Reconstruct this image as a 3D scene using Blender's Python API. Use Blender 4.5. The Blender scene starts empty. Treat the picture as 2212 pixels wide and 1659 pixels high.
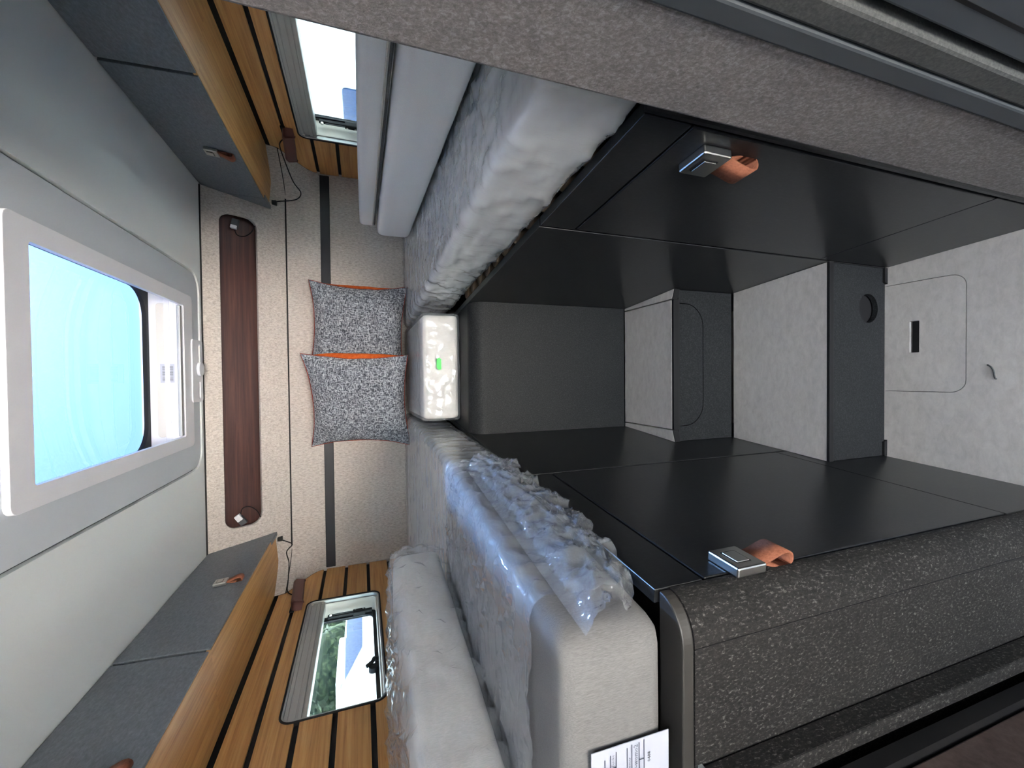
import bpy, bmesh, math, random
import numpy as np
from mathutils import Vector, Matrix, noise
from mathutils.geometry import delaunay_2d_cdt

random.seed(7)
S = bpy.context.scene
COL = S.collection

# ---------------------------------------------------------------- camera
PITCH, YAW, ROLL, EYE = 0.34246, -0.01678, -0.01624, 1.394
def cam_axes():
    cp, sp, cy, sy = math.cos(PITCH), math.sin(PITCH), math.cos(YAW), math.sin(YAW)
    fwd = Vector((sy*cp, cy*cp, -sp)); right = Vector((cy, -sy, 0)); up = right.cross(fwd)
    c, s = math.cos(ROLL), math.sin(ROLL)
    return c*right + s*up, -s*right + c*up, fwd
_r, _u, _f = cam_axes()
cam = bpy.data.cameras.new('camera'); camo = bpy.data.objects.new('camera', cam); COL.objects.link(camo)
M = Matrix.Identity(4)
for i in range(3):                       # the photograph is turned a quarter: its right side is the van's floor
    M[i][0] = -_u[i]; M[i][1] = _r[i]; M[i][2] = -_f[i]
M.translation = Vector((0, 0, EYE))
camo.matrix_world = M
cam.sensor_fit = 'HORIZONTAL'; cam.sensor_width = 36.0; cam.lens = 36.0*912.5/2212.0
cam.clip_start = 0.02; cam.clip_end = 200
S.camera = camo

# ---------------------------------------------------------------- world, light, exposure
W = bpy.data.worlds.new('sky'); S.world = W; W.use_nodes = True
nt = W.node_tree; nt.nodes.clear()
sky = nt.nodes.new('ShaderNodeTexSky'); sky.sky_type = 'NISHITA'; sky.sun_disc = False
sky.sun_elevation = math.radians(48); sky.sun_rotation = math.radians(10); sky.air_density = 1.0; sky.dust_density = 3.0; sky.ozone_density = 1.0
bg = nt.nodes.new('ShaderNodeBackground'); bg.inputs['Strength'].default_value = 0.16
wo = nt.nodes.new('ShaderNodeOutputWorld')
hs = nt.nodes.new('ShaderNodeHueSaturation'); hs.inputs['Saturation'].default_value = .45
nt.links.new(sky.outputs[0], hs.inputs['Color']); nt.links.new(hs.outputs[0], bg.inputs[0]); nt.links.new(bg.outputs[0], wo.inputs[0])
S.view_settings.view_transform = 'Standard'; S.view_settings.look = 'None'
S.view_settings.gamma = 1.0; S.view_settings.use_curve_mapping = False
S.view_settings.exposure = 6.55
sun = bpy.data.lights.new('sun', 'SUN'); sun.energy = 6.0; sun.angle = math.radians(3); sun.color = (1, .97, .93)
suno = bpy.data.objects.new('sun', sun); COL.objects.link(suno)
suno.rotation_euler = (-Vector((-.10, -.62, -.78))).to_track_quat('Z', 'Y').to_euler()
def portal(name, loc, sx, sy, direction):
    l = bpy.data.lights.new(name, 'AREA'); l.shape = 'RECTANGLE'; l.size = sx; l.size_y = sy
    l.cycles.is_portal = True
    o = bpy.data.objects.new(name, l); COL.objects.link(o); o.location = loc
    o.rotation_euler = (-Vector(direction)).to_track_quat('Z', 'Y').to_euler()
portal('added_front_opening', (.035, -3.52, .95), 1.2, 1.24, (0, 1, 0))  # added opening behind the camera, lets daylight in from the front
portal('skylight_opening', (.035, 1.37, 2.12), .55, .76, (0, 0, -1))
portal('added_roof_opening', (.035, -.46, 2.03), .34, .36, (0, 0, -1))  # added opening in the unseen roof, for more top light
portal('left_window_opening', (-.98, 1.48, 1.47), .64, .30, (1, 0, 0))
portal('right_window_opening', (1.04, 1.48, 1.47), .64, .30, (-1, 0, 0))

# ---------------------------------------------------------------- materials
def lin(r, g, b):
    f = lambda c: ((c/255+.055)/1.055)**2.4 if c/255 > .04045 else c/255/12.92
    return (f(r), f(g), f(b), 1)
def _new(name):
    m = bpy.data.materials.new(name); m.use_nodes = True
    t = m.node_tree; t.nodes.clear()
    o = t.nodes.new('ShaderNodeOutputMaterial'); p = t.nodes.new('ShaderNodeBsdfPrincipled')
    t.links.new(p.outputs[0], o.inputs[0])
    return m, t, p, o
def _coord(t, scale):
    tc = t.nodes.new('ShaderNodeTexCoord'); mp = t.nodes.new('ShaderNodeMapping')
    mp.inputs['Scale'].default_value = scale
    t.links.new(tc.outputs['Object'], mp.inputs['Vector']); return mp.outputs[0]
def _noise(t, vec, scale, detail=3, rough=.6, dist=0):
    n = t.nodes.new('ShaderNodeTexNoise'); n.inputs['Scale'].default_value = scale
    n.inputs['Detail'].default_value = detail; n.inputs['Roughness'].default_value = rough; n.inputs['Distortion'].default_value = dist
    t.links.new(vec, n.inputs['Vector']); return n.outputs['Fac']
def _ramp(t, fac, stops):
    r = t.nodes.new('ShaderNodeValToRGB'); e = r.color_ramp.elements
    e[0].position, e[0].color = stops[0]; e[1].position, e[1].color = stops[-1]
    for p, c in stops[1:-1]:
        x = e.new(p); x.color = c
    t.links.new(fac, r.inputs[0]); return r.outputs[0]
def _mix(t, a, b, fac, mode='MIX'):
    m = t.nodes.new('ShaderNodeMixRGB'); m.blend_type = mode
    for s, v in ((0, fac), (1, a), (2, b)):
        if hasattr(v, 'is_output') or isinstance(v, bpy.types.NodeSocket): t.links.new(v, m.inputs[s])
        else: m.inputs[s].default_value = v
    return m.outputs[0]
def _bump(t, p, h, strength, dist=.002):
    b = t.nodes.new('ShaderNodeBump'); b.inputs['Strength'].default_value = strength; b.inputs['Distance'].default_value = dist
    t.links.new(h, b.inputs['Height']); t.links.new(b.outputs[0], p.inputs['Normal'])
def plain(name, col, rough=.5, metal=0, spec=.5, fine=0):
    m, t, p, o = _new(name)
    p.inputs['Base Color'].default_value = col; p.inputs['Roughness'].default_value = rough
    p.inputs['Metallic'].default_value = metal; p.inputs['Specular IOR Level'].default_value = spec
    if fine:
        n = _noise(t, _coord(t, (1, 1, 1)), 700, 2)
        c = _ramp(t, n, [(.3, tuple(x*(1-fine) for x in col[:3])+(1,)), (.7, tuple(min(1, x*(1+fine)) for x in col[:3])+(1,))])
        t.links.new(c, p.inputs['Base Color']); _bump(t, p, n, .15, .0006)
    return m
def speckle(name, dark, mid, light, scale, stretch=(1, 1, 1), rough=.9, bump=.4, thr=(.32, .5, .68), big=0, spec=.2):
    m, t, p, o = _new(name)
    v = _coord(t, stretch); n = _noise(t, v, scale, 5, .7, .4)
    c = _ramp(t, n, [(thr[0], dark), (thr[1], mid), (thr[2], light)])
    if big:
        n2 = _noise(t, v, scale*.06, 3)
        c = _mix(t, c, _ramp(t, n2, [(.3, (1-big, 1-big, 1-big, 1)), (.7, (1, 1, 1, 1))]), 1.0, 'MULTIPLY')
    t.links.new(c, p.inputs['Base Color']); p.inputs['Roughness'].default_value = rough; p.inputs['Specular IOR Level'].default_value = spec
    if bump: _bump(t, p, n, bump, .0012)
    return m
def wood(name, a, b, c3, axis_scale, rough=.45):
    m, t, p, o = _new(name)
    v = _coord(t, axis_scale); n = _noise(t, v, 55, 6, .65, .3); n2 = _noise(t, v, 7, 2, .5)
    c = _ramp(t, n, [(.25, a), (.5, b), (.72, c3)])
    c = _mix(t, c, _ramp(t, n2, [(.35, (.84, .80, .76, 1)), (.65, (1, 1, 1, 1))]), .8, 'MULTIPLY')
    n3 = _noise(t, _coord(t, tuple(s*1.0 for s in axis_scale)), 170, 2)
    c = _mix(t, c, _ramp(t, n3, [(.28, (.55, .45, .36, 1)), (.36, (1, 1, 1, 1))]), .7, 'MULTIPLY')
    t.links.new(c, p.inputs['Base Color']); p.inputs['Roughness'].default_value = rough
    _bump(t, p, n, .08, .001); return m

MAT = {}
MAT['ceiling'] = plain('ceiling_lining', lin(226, 229, 228), .75, spec=.3)
MAT['ceiling_mid'] = plain('ceiling_centre_lining', lin(198, 203, 208), .7, spec=.3)
MAT['white'] = plain('white_plastic', lin(226, 226, 230), .4)
MAT['offwhite'] = plain('offwhite_plastic', lin(205, 200, 190), .45)
MAT['slate'] = speckle('slate_laminate', lin(92, 97, 102), lin(105, 110, 116), lin(119, 124, 130), 160, (1, .5, 1), .42, .05, spec=.5)
MAT['slate_edge'] = plain('slate_edge_band', lin(76, 80, 84), .5)
MAT['bamboo'] = wood('bamboo_along_van', lin(166, 112, 58), lin(206, 152, 90), lin(222, 174, 112), (2.2, .05, 2.2))
MAT['walnut'] = wood('dark_walnut', lin(48, 28, 26), lin(72, 44, 38), lin(92, 58, 48), (.05, 1.6, 1.6), .4)
MAT['black'] = plain('matt_black', lin(24, 22, 22), .6, spec=.3)
MAT['blackrail'] = plain('black_rail_plastic', lin(19, 17, 25), .45)
MAT['fabric'] = speckle('melange_wall_fabric', lin(156, 146, 138), lin(187, 178, 169), lin(209, 201, 193), 190, (1, 1, .38), .95, .25, (.3, .5, .7))
MAT['felt'] = speckle('grey_brown_felt', lin(112, 105, 102), lin(136, 129, 125), lin(168, 162, 158), 260, (1, 1, .8), .95, .6, (.3, .5, .7), .12)
MAT['felt_dark'] = speckle('charcoal_felt_with_pale_fibres', lin(31, 29, 28), lin(46, 43, 41), lin(128, 124, 118), 330, (1, 1, .5), .9, .5, (.35, .56, .76), .2)
MAT['dark'] = speckle('black_oak_laminate', lin(25, 25, 26), lin(31, 31, 32), lin(44, 44, 45), 240, (1, 1, .4), .30, .03, spec=.5)
MAT['dark_box'] = speckle('charcoal_laminate', lin(30, 30, 31), lin(38, 38, 38), lin(56, 56, 56), 330, (1, 1, 1), .5, .08, spec=.10)
MAT['vinyl'] = speckle('concrete_vinyl', lin(180, 172, 163), lin(191, 184, 175), lin(202, 195, 186), 60, (.55, 1, 1), .5, .05, (.3, .5, .72), .14, spec=.4)
MAT['metal_dark'] = plain('grey_trim_metal', lin(70, 73, 76), .6)
MAT['metal_grey2'] = speckle('grey_trim_laminate', lin(72, 72, 71), lin(84, 84, 82), lin(98, 98, 95), 300, (1, 1, 1), .7, .05)
MAT['cap'] = plain('warm_grey_edge_band', lin(52, 49, 45), .5)
MAT['nickel'] = plain('satin_nickel', lin(206, 204, 198), .28, 1.0)
MAT['leather'] = speckle('tan_leather', lin(124, 74, 54), lin(144, 87, 64), lin(158, 100, 76), 220, (1, 1, 1), .7, .2)
MAT['brown_lamp'] = plain('brown_leatherette', lin(98, 62, 56), .5)
MAT['lamp_in'] = plain('dark_brown_lining', lin(62, 34, 32), .6)
MAT['alu'] = plain('brushed_aluminium', lin(176, 178, 176), .4, .55)
MAT['sheet'] = plain('offwhite_cushion_fabric', lin(226, 226, 226), .9, spec=.2, fine=.04)
MAT['ticking'] = speckle('beige_grey_mattress_cover', lin(190, 186, 179), lin(204, 200, 193), lin(216, 212, 206), 420, (3, 3, .3), .92, .2, spec=.15)
MAT['ticking_dimmed'] = speckle('dimmed_mattress_cover', lin(104, 102, 100), lin(116, 114, 111), lin(128, 126, 123), 420, (3, 3, .3), .92, .2, spec=.15)  # ticking darkened in colour to offset excess front light on the foot end
MAT['orange'] = speckle('orange_cotton', lin(196, 84, 30), lin(216, 98, 40), lin(226, 116, 54), 60, (1, 1, 1), .85, .2)
MAT['piping'] = plain('rust_piping', lin(150, 50, 24), .8)
MAT['paper'] = plain('white_paper', lin(176, 178, 188), .8)
MAT['ink'] = plain('grey_ink', lin(70, 72, 84), .8)
MAT['ink_light'] = plain('pale_ink', lin(128, 130, 132), .8)
MAT['green'] = plain('green_sticker', lin(70, 225, 90), .5)
MAT['disc'] = plain('brown_spring_plastic', lin(112, 92, 72), .6)
MAT['beige_hw'] = plain('beige_seal', lin(208, 202, 190), .5)
MAT['vanwhite'] = plain('white_van_paint', lin(196, 206, 211), .3)
MAT['bluewin'] = plain('blue_tinted_screen', lin(36, 60, 100), .12)
MAT['tyre'] = plain('tyre_rubber', lin(30, 30, 32), .8)
MAT['ground'] = speckle('gravel_ground', lin(158, 153, 147), lin(182, 178, 172), lin(202, 198, 192), 20, (1, 1, 1), .95, .3)
MAT['leaf'] = speckle('green_leaves', lin(30, 42, 33), lin(43, 56, 42), lin(84, 96, 66), 7, (1, 1, 1), .7, 0, (.36, .5, .64))
MAT['bark'] = plain('brown_bark', lin(92, 76, 60), .9)
MAT['brownpanel'] = speckle('dark_brown_laminate', lin(66, 54, 50), lin(80, 67, 62), lin(92, 78, 72), 60, (1, 1, 1), .45, .04)

def tweed():
    m, t, p, o = _new('grey_bouclé_weave'.replace('é', 'e'))
    a = _noise(t, _coord(t, (.42, 1, 2.0)), 185, 2, .5, .5); b = _noise(t, _coord(t, (2.0, 1, .42)), 185, 2, .5, .5)
    mx = t.nodes.new('ShaderNodeMath'); mx.operation = 'MAXIMUM'; t.links.new(a, mx.inputs[0]); t.links.new(b, mx.inputs[1])
    c = _ramp(t, mx.outputs[0], [(.46, lin(62, 64, 70)), (.56, lin(122, 124, 130)), (.64, lin(184, 186, 190))])
    t.links.new(c, p.inputs['Base Color']); p.inputs['Roughness'].default_value = .95; p.inputs['Specular IOR Level'].default_value = .15
    _bump(t, p, mx.outputs[0], .6, .002); return m
MAT['tweed'] = tweed()

def film_mat(name, crumple, milk):
    m = bpy.data.materials.new(name); m.use_nodes = True
    t = m.node_tree; t.nodes.clear(); o = t.nodes.new('ShaderNodeOutputMaterial')
    tr = t.nodes.new('ShaderNodeBsdfTransparent'); tr.inputs[0].default_value = (.975, .98, .985, 1)
    gl = t.nodes.new('ShaderNodeBsdfGlossy'); gl.inputs['Roughness'].default_value = .06
    df = t.nodes.new('ShaderNodeBsdfDiffuse'); df.inputs[0].default_value = (.93, .95, .98, 1)
    fr = t.nodes.new('ShaderNodeFresnel'); fr.inputs['IOR'].default_value = 1.5
    def absn(vec, scale, detail, dist):
        n = _noise(t, vec, scale, detail, .55, dist)
        rg = t.nodes.new('ShaderNodeMath'); rg.operation = 'SUBTRACT'; rg.inputs[1].default_value = .5; t.links.new(n, rg.inputs[0])
        ab = t.nodes.new('ShaderNodeMath'); ab.operation = 'ABSOLUTE'; t.links.new(rg.outputs[0], ab.inputs[0]); return ab.outputs[0]
    if crumple:
        vo = t.nodes.new('ShaderNodeTexVoronoi'); vo.inputs['Scale'].default_value = 46
        nz = t.nodes.new('ShaderNodeTexNoise'); nz.inputs['Scale'].default_value = 20; t.links.new(_coord(t, (1, 1, 1)), nz.inputs['Vector'])
        mxv = _mix(t, _coord(t, (1, 1, 1)), nz.outputs['Color'], .12); t.links.new(mxv, vo.inputs['Vector'])
        h1 = vo.outputs['Distance']; st, ds, inv = .6, .010, False
    else:
        n1 = _noise(t, _coord(t, (.45, 1.5, .6)), 15, 2, .5, .4)
        ab = absn(_coord(t, (.5, 1.4, .6)), 13, 2, .6)
        cr = _ramp(t, ab, [(0, (1, 1, 1, 1)), (.018, (0, 0, 0, 1))])
        mk_ = _ramp(t, _noise(t, _coord(t, (1, 1, 1)), 9, 1), [(.5, (0, 0, 0, 1)), (.62, (1, 1, 1, 1))])
        cr = _mix(t, cr, mk_, 1.0, 'MULTIPLY')
        h1 = _mix(t, n1, cr, .08, 'ADD'); st, ds, inv = (.3 if milk > .3 else .65), .012, False
    bp = t.nodes.new('ShaderNodeBump'); bp.inputs['Strength'].default_value = st; bp.inputs['Distance'].default_value = ds; bp.invert = inv
    t.links.new(h1, bp.inputs['Height'])
    for s_ in (gl, fr): t.links.new(bp.outputs[0], s_.inputs['Normal'])
    m1 = t.nodes.new('ShaderNodeMixShader'); m1.inputs[0].default_value = milk
    t.links.new(tr.outputs[0], m1.inputs[1]); t.links.new(df.outputs[0], m1.inputs[2])
    m2 = t.nodes.new('ShaderNodeMixShader'); cl = t.nodes.new('ShaderNodeMath'); cl.operation = 'MINIMUM'; cl.inputs[1].default_value = .5 if crumple else .4
    t.links.new(fr.outputs[0], cl.inputs[0]); t.links.new(cl.outputs[0], m2.inputs[0])
    t.links.new(m1.outputs[0], m2.inputs[1]); t.links.new(gl.outputs[0], m2.inputs[2]); t.links.new(m2.outputs[0], o.inputs[0])
    return m
MAT['film'] = film_mat('clear_plastic_film', False, .15)
MAT['film_milky'] = film_mat('milky_plastic_film', False, .36)
MAT['film_loose'] = film_mat('crumpled_plastic_film', True, .12)
def pane_mat(name, tint, refl=.06):
    m = bpy.data.materials.new(name); m.use_nodes = True
    t = m.node_tree; t.nodes.clear(); o = t.nodes.new('ShaderNodeOutputMaterial')
    tr = t.nodes.new('ShaderNodeBsdfTransparent'); tr.inputs[0].default_value = tint
    gl = t.nodes.new('ShaderNodeBsdfGlossy'); gl.inputs['Roughness'].default_value = .02
    mx = t.nodes.new('ShaderNodeMixShader'); mx.inputs[0].default_value = refl
    t.links.new(tr.outputs[0], mx.inputs[1]); t.links.new(gl.outputs[0], mx.inputs[2]); t.links.new(mx.outputs[0], o.inputs[0])
    return m
MAT['pane'] = pane_mat('dimming_acrylic', (.23, .262, .272, 1))  # tint set dark to hold down the brightness of the view outside
MAT['dome'] = pane_mat('blue_tinted_acrylic', (.0032, .0066, .0140, 1))

# ---------------------------------------------------------------- mesh helpers
BASE = {}
def tag(o, label=None, cat=None, group=None, kind=None):
    if label: o['label'] = label
    if cat: o['category'] = cat
    if group: o['group'] = group
    if kind: o['kind'] = kind
    return o
def thing(name, label, cat, base, group=None, kind=None):
    o = bpy.data.objects.new(name, None); COL.objects.link(o); o.location = base; o.empty_display_size = .05
    BASE[o] = Vector(base); return tag(o, label, cat, group, kind)
def mk(name, V, F, mat, parent=None, smooth=False, bevel=0, seg=2, base=None):
    b = BASE[parent] if parent else (Vector(base) if base else Vector((0, 0, 0)))
    me = bpy.data.meshes.new(name)
    me.from_pydata([tuple(Vector(v)-b) for v in V], [], F); me.validate()
    bm = bmesh.new(); bm.from_mesh(me); bmesh.ops.remove_doubles(bm, verts=bm.verts, dist=1e-6)
    bmesh.ops.recalc_face_normals(bm, faces=bm.faces); bm.to_mesh(me); bm.free()
    if smooth: me.polygons.foreach_set('use_smooth', [True]*len(me.polygons))
    me.materials.append(MAT[mat] if isinstance(mat, str) else mat)
    o = bpy.data.objects.new(name, me); COL.objects.link(o)
    if parent: o.parent = parent
    else: o.location = b
    BASE[o] = b
    if bevel:
        md = o.modifiers.new('bevel', 'BEVEL'); md.width = bevel; md.segments = seg; md.limit_method = 'ANGLE'; md.angle_limit = math.radians(40)
        md.harden_normals = False
    return o
def box_vf(x0, x1, y0, y1, z0, z1):
    V = [(x, y, z) for z in (z0, z1) for y in (y0, y1) for x in (x0, x1)]
    return V, [(0, 2, 3, 1), (4, 5, 7, 6), (0, 1, 5, 4), (2, 6, 7, 3), (0, 4, 6, 2), (1, 3, 7, 5)]
def box(name, x0, x1, y0, y1, z0, z1, mat, parent=None, bevel=0, base=None, seg=2):
    V, F = box_vf(x0, x1, y0, y1, z0, z1); return mk(name, V, F, mat, parent, False, bevel, seg, base)
def join_vf(parts):
    V, F = [], []
    for v, f in parts:
        n = len(V); V += list(v); F += [tuple(i+n for i in q) for q in f]
    return V, F
def rrect(a0, a1, b0, b1, r, n=6, corners=(1, 1, 1, 1)):
    out = []
    for k, (cx, cy, s) in enumerate(((a1-r, b1-r, 0), (a0+r, b1-r, 1), (a0+r, b0+r, 2), (a1-r, b0+r, 3))):
        if corners[k]:
            out += [(cx+r*math.cos(math.pi/2*(s+i/n)), cy+r*math.sin(math.pi/2*(s+i/n))) for i in range(n+1)]
        else: out.append(((a1, b1), (a0, b1), (a0, b0), (a1, b0))[k])
    return out
def circle(cx, cy, r, n=24): return [(cx+r*math.cos(2*math.pi*i/n), cy+r*math.sin(2*math.pi*i/n)) for i in range(n)]
def area(l): return sum(l[i][0]*l[(i+1) % len(l)][1]-l[(i+1) % len(l)][0]*l[i][1] for i in range(len(l)))/2
def plate_vf(outer, holes, t, O, U, Vv):
    """front at the frame plane (normal U x V), body behind it"""
    O, U, Vv = Vector(O), Vector(U).normalized(), Vector(Vv).normalized(); N = U.cross(Vv)
    outer = list(outer) if area(outer) > 0 else list(outer)[::-1]
    holes = [list(h)[::-1] if area(h) > 0 else list(h) for h in holes]
    pts, loops = [], []
    for l in [outer]+holes:
        loops.append(list(range(len(pts), len(pts)+len(l)))); pts += [Vector(p) for p in l]
    edges = [(l[i], l[(i+1) % len(l)]) for l in loops for i in range(len(l))]
    if holes:
        ov, oe, of, iv, _, _ = delaunay_2d_cdt(pts, [], loops, 2, 1e-7)
        mp = {}
        for k, s in enumerate(iv):
            for q in s: mp[q] = k
        ov = [tuple(v) for v in ov]; faces = [tuple(f) for f in of]
    else:
        ov = [tuple(p) for p in pts]; mp = {i: i for i in range(len(pts))}; faces = [tuple(loops[0])]
    n = len(ov)
    V = [O+U*a+Vv*b for a, b in ov]+[O+U*a+Vv*b-N*t for a, b in ov]
    F = list(faces)+[tuple(i+n for i in reversed(f)) for f in faces]
    for a, b in edges: F.append((mp[a], mp[a]+n, mp[b]+n, mp[b]))
    return V, F
def plate(name, outer, holes, t, O, U, Vv, mat, parent=None, bevel=0, base=None):
    V, F = plate_vf(outer, holes, t, O, U, Vv); return mk(name, V, F, mat, parent, False, bevel, 2, base)
def tube_vf(pts, r, n=8):
    pts = [Vector(p) for p in pts]; V, F = [], []
    up = Vector((.31, .17, .93)); 
    for i, p in enumerate(pts):
        d = (pts[min(i+1, len(pts)-1)]-pts[max(i-1, 0)]).normalized()
        a = d.cross(up); a = a.normalized() if a.length > 1e-4 else d.orthogonal().normalized(); b = d.cross(a)
        rr = r[i] if isinstance(r, (list, tuple)) else r
        V += [p+a*rr*math.cos(2*math.pi*k/n)+b*rr*math.sin(2*math.pi*k/n) for k in range(n)]
    for i in range(len(pts)-1):
        F += [(i*n+k, i*n+(k+1) % n, (i+1)*n+(k+1) % n, (i+1)*n+k) for k in range(n)]
    F += [tuple(range(n))[::-1], tuple(range((len(pts)-1)*n, len(pts)*n))]
    return V, F
def tube(name, pts, r, mat, parent=None, n=8, base=None):
    V, F = tube_vf(pts, r, n); return mk(name, V, F, mat, parent, True, 0, 2, base)
def smooth_path(P, k=6):
    P = [Vector(p) for p in P]; out = []
    for i in range(len(P)-1):
        p0, p1, p2, p3 = P[max(i-1, 0)], P[i], P[i+1], P[min(i+2, len(P)-1)]
        for j in range(k):
            t = j/k
            out.append(.5*((2*p1)+(p2-p0)*t+(2*p0-5*p1+4*p2-p3)*t*t+(3*p1-p0-3*p2+p3)*t**3))
    return out+[P[-1]]
def cyl_vf(c, axis, r, h, n=20):
    c, axis = Vector(c), Vector(axis).normalized(); return tube_vf([c, c+axis*h], r, n)
def frame_box_vf(O, U, V, N, u0, u1, v0, v1, n0, n1):
    v, f = box_vf(u0, u1, v0, v1, n0, n1); O, U, V, N = map(Vector, (O, U, V, N))
    return [O+U*a+V*b+N*c for a, b, c in v], f

# ---------------------------------------------------------------- van dimensions (metres)
XL, XR, CX = -.86, .92, .035           # side walls, centre line
ZC = 1.968                              # ceiling
YR, YT, ZS = 2.08, 1.93, 1.694          # rear wall below the seam, rear wall at the ceiling, seam height
YF = -3.5                               # front end of what is built
def yrear(z): return YR if z <= ZS else YR+(YT-YR)*(z-ZS)/(ZC-ZS)
BL = lambda y: -.2325+(y-.77)*.0830     # aisle faces of the two bed bases
BR = lambda y: .295-(y-.77)*.0839
ZB = 1.060                              # top of the bed bases

# ---------------------------------------------------------------- setting
# floor with hatch and pull slot
hatch = rrect(-.05, .245, .60, .77, .03, 6, (0, 0, 1, 1))
hatch_in = rrect(-.0485, .2435, .6015, .77, .0285, 6, (0, 0, 1, 1))
fl = plate('floor', [(-1.0, YF), (1.06, YF), (1.06, 2.2), (-1.0, 2.2)], [hatch], .03, (0, 0, 0), (1, 0, 0), (0, 1, 0), 'vinyl')
tag(fl, 'pale grey concrete-look vinyl floor of the van aisle', 'floor', kind='structure')
plate('floor_hatch', hatch_in, [rrect(.055, .139, .693, .714, .001, 1)], .02, (0, 0, 0), (1, 0, 0), (0, 1, 0), 'vinyl', fl)
box('hatch_slot', .05, .145, .688, .72, -.028, -.012, 'black', fl)
box('subfloor', -.08, .28, .57, .80, -.06, -.0305, 'black', fl)
mark = smooth_path([(.018, .563, .0015), (.012, .556, .0015), (.002, .552, .0015), (-.012, .550, .0015), (-.016, .547, .0015)], 4)
tag(tube('shaving', mark, .0016, 'metal_grey2', base=(0, .555, 0)), 'small curled grey shaving lying on the bare floor beyond the hatch', 'debris')

# ceiling: side lining with a cut-out, centre lining, roof window opening
OPEN = (-.190, .257, 1.022, 1.732)      # clear opening of the roof window
outer = [(-1.0, -2.2), (1.06, -2.2), (1.06, -YF), (-1.0, -YF)]
inner = [(a, -b) for a, b in rrect(-.328, .402, YF+.02, 1.908, .07, 7, (1, 1, 0, 0))]
ceil = plate('ceiling', outer, [inner], .012, (0, 0, ZC), (1, 0, 0), (0, -1, 0), 'ceiling')
tag(ceil, 'pale grey fabric-lined ceiling of the van', 'ceiling', kind='structure')
inner2 = [(a, -b) for a, b in rrect(-.322, .396, YF+.02, 1.902, .066, 7, (1, 1, 0, 0))]
hole = [(a, -b) for a, b in rrect(-.215, .282, 1.0, 1.7385, .01, 2)]
hole2 = [(a, -b) for a, b in rrect(-.12, .19, -.62, -.30, .03, 4)]      # unseen roof opening, added to brighten the interior
plate('centre_lining', inner2, [hole, hole2], .02, (0, 0, ZC+.003), (1, 0, 0), (0, -1, 0), 'ceiling_mid', ceil, .002)
big = [(a, -b) for a, b in rrect(-.36, .43, YF, 1.94, .01, 2)]
plate('groove_backing', big, [[(a, -b) for a, b in rrect(-.316, .390, YF+.03, 1.896, .06, 7, (1, 1, 0, 0))]], .02, (0, 0, ZC+.0121), (1, 0, 0), (0, -1, 0), 'metal_dark', ceil)
plate('roof_skin', [(-1.0, -2.2), (1.06, -2.2), (1.06, -YF), (-1.0, -YF)], [[(a, -b) for a, b in rrect(-.262, .327, .973, 1.75, .01, 2)], [(a, -b) for a, b in rrect(-.125, .195, -.625, -.295, .03, 4)]], .01, (0, 0, ZC+.034), (1, 0, 0), (0, -1, 0), 'metal_dark', ceil)
# unseen front wall far behind the camera; its opening is added and sized for light
wf = plate('wall_front', [(-1.0, -.03), (1.06, -.03), (1.06, 2.0), (-1.0, 2.0)], [rrect(-.55, .62, .35, 1.55, .08, 5)], .03, (0, YF, 0), (1, 0, 0), (0, 0, 1), 'ceiling')
wf['kind'] = 'structure'
# roof window
rw = thing('window_3', None, None, (CX, 1.4, ZC), kind='structure')
fo = [(a, -b) for a, b in rrect(-.231, .299, .962, 1.808, .018, 5)]
fi = [(a, -b) for a, b in rrect(*OPEN, .006, 3)]
plate('frame', fo, [fi], .012, (0, 0, ZC-.008), (1, 0, 0), (0, -1, 0), 'white', rw, .003)
WX0, WX1, WY0, WY1, WZ = -.250, .315, .985, 1.738, 2.062
parts = [box_vf(WX0-.012, WX0, WY0, WY1, ZC+.006, WZ), box_vf(WX1, WX1+.012, WY0, WY1, ZC+.006, WZ), box_vf(WX0-.012, WX1+.012, WY0-.012, WY0, ZC+.006, WZ), box_vf(WX0-.012, WX1+.012, WY1, WY1+.012, ZC+.006, WZ)]
mk('well_wall', *join_vf(parts), 'white', rw)
for z0, z1, d in ((ZC+.004, ZC+.018, .018), (ZC+.034, ZC+.05, .004)):
    box('well_ledge', WX0+.02, WX1-.02, WY1-d, WY1, z0, z1, 'white', rw, .002)
box('blind_bar', OPEN[0]+.004, OPEN[1]-.004, 1.704, 1.722, ZC-.006, ZC+.004, 'alu', rw, .002)
po = rrect(-.19, .262, ZC+.042, ZC+.072, .01, 4)
plate('well_relief', po, [], .002, (0, WY1-.002, 0), (1, 0, 0), (0, 0, 1), 'offwhite', rw, .001)
ro = rrect(WX0-.012, WX1+.012, WY0-.012, WY1+.012, .02, 4); ri = rrect(-.232, .300, 1.0, 1.722, .09, 8)
plate('dome_seal', [(a, -b) for a, b in ro], [[(a, -b) for a, b in ri]], .012, (0, 0, WZ-.002), (1, 0, 0), (0, -1, 0), 'black', rw)
V, F = [], []; n = 14
for i in range(n+1):
    for j in range(n+1):
        u, v = i/n*2-1, j/n*2-1
        V.append((CX+u*.29, 1.361+v*.385, WZ+.016+.035*(1-u**4)*(1-v**4)))
for i in range(n):
    for j in range(n): F.append((i*(n+1)+j, (i+1)*(n+1)+j, (i+1)*(n+1)+j+1, i*(n+1)+j+1))
mk('dome_pane', V, F, 'dome', rw, True)
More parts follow.
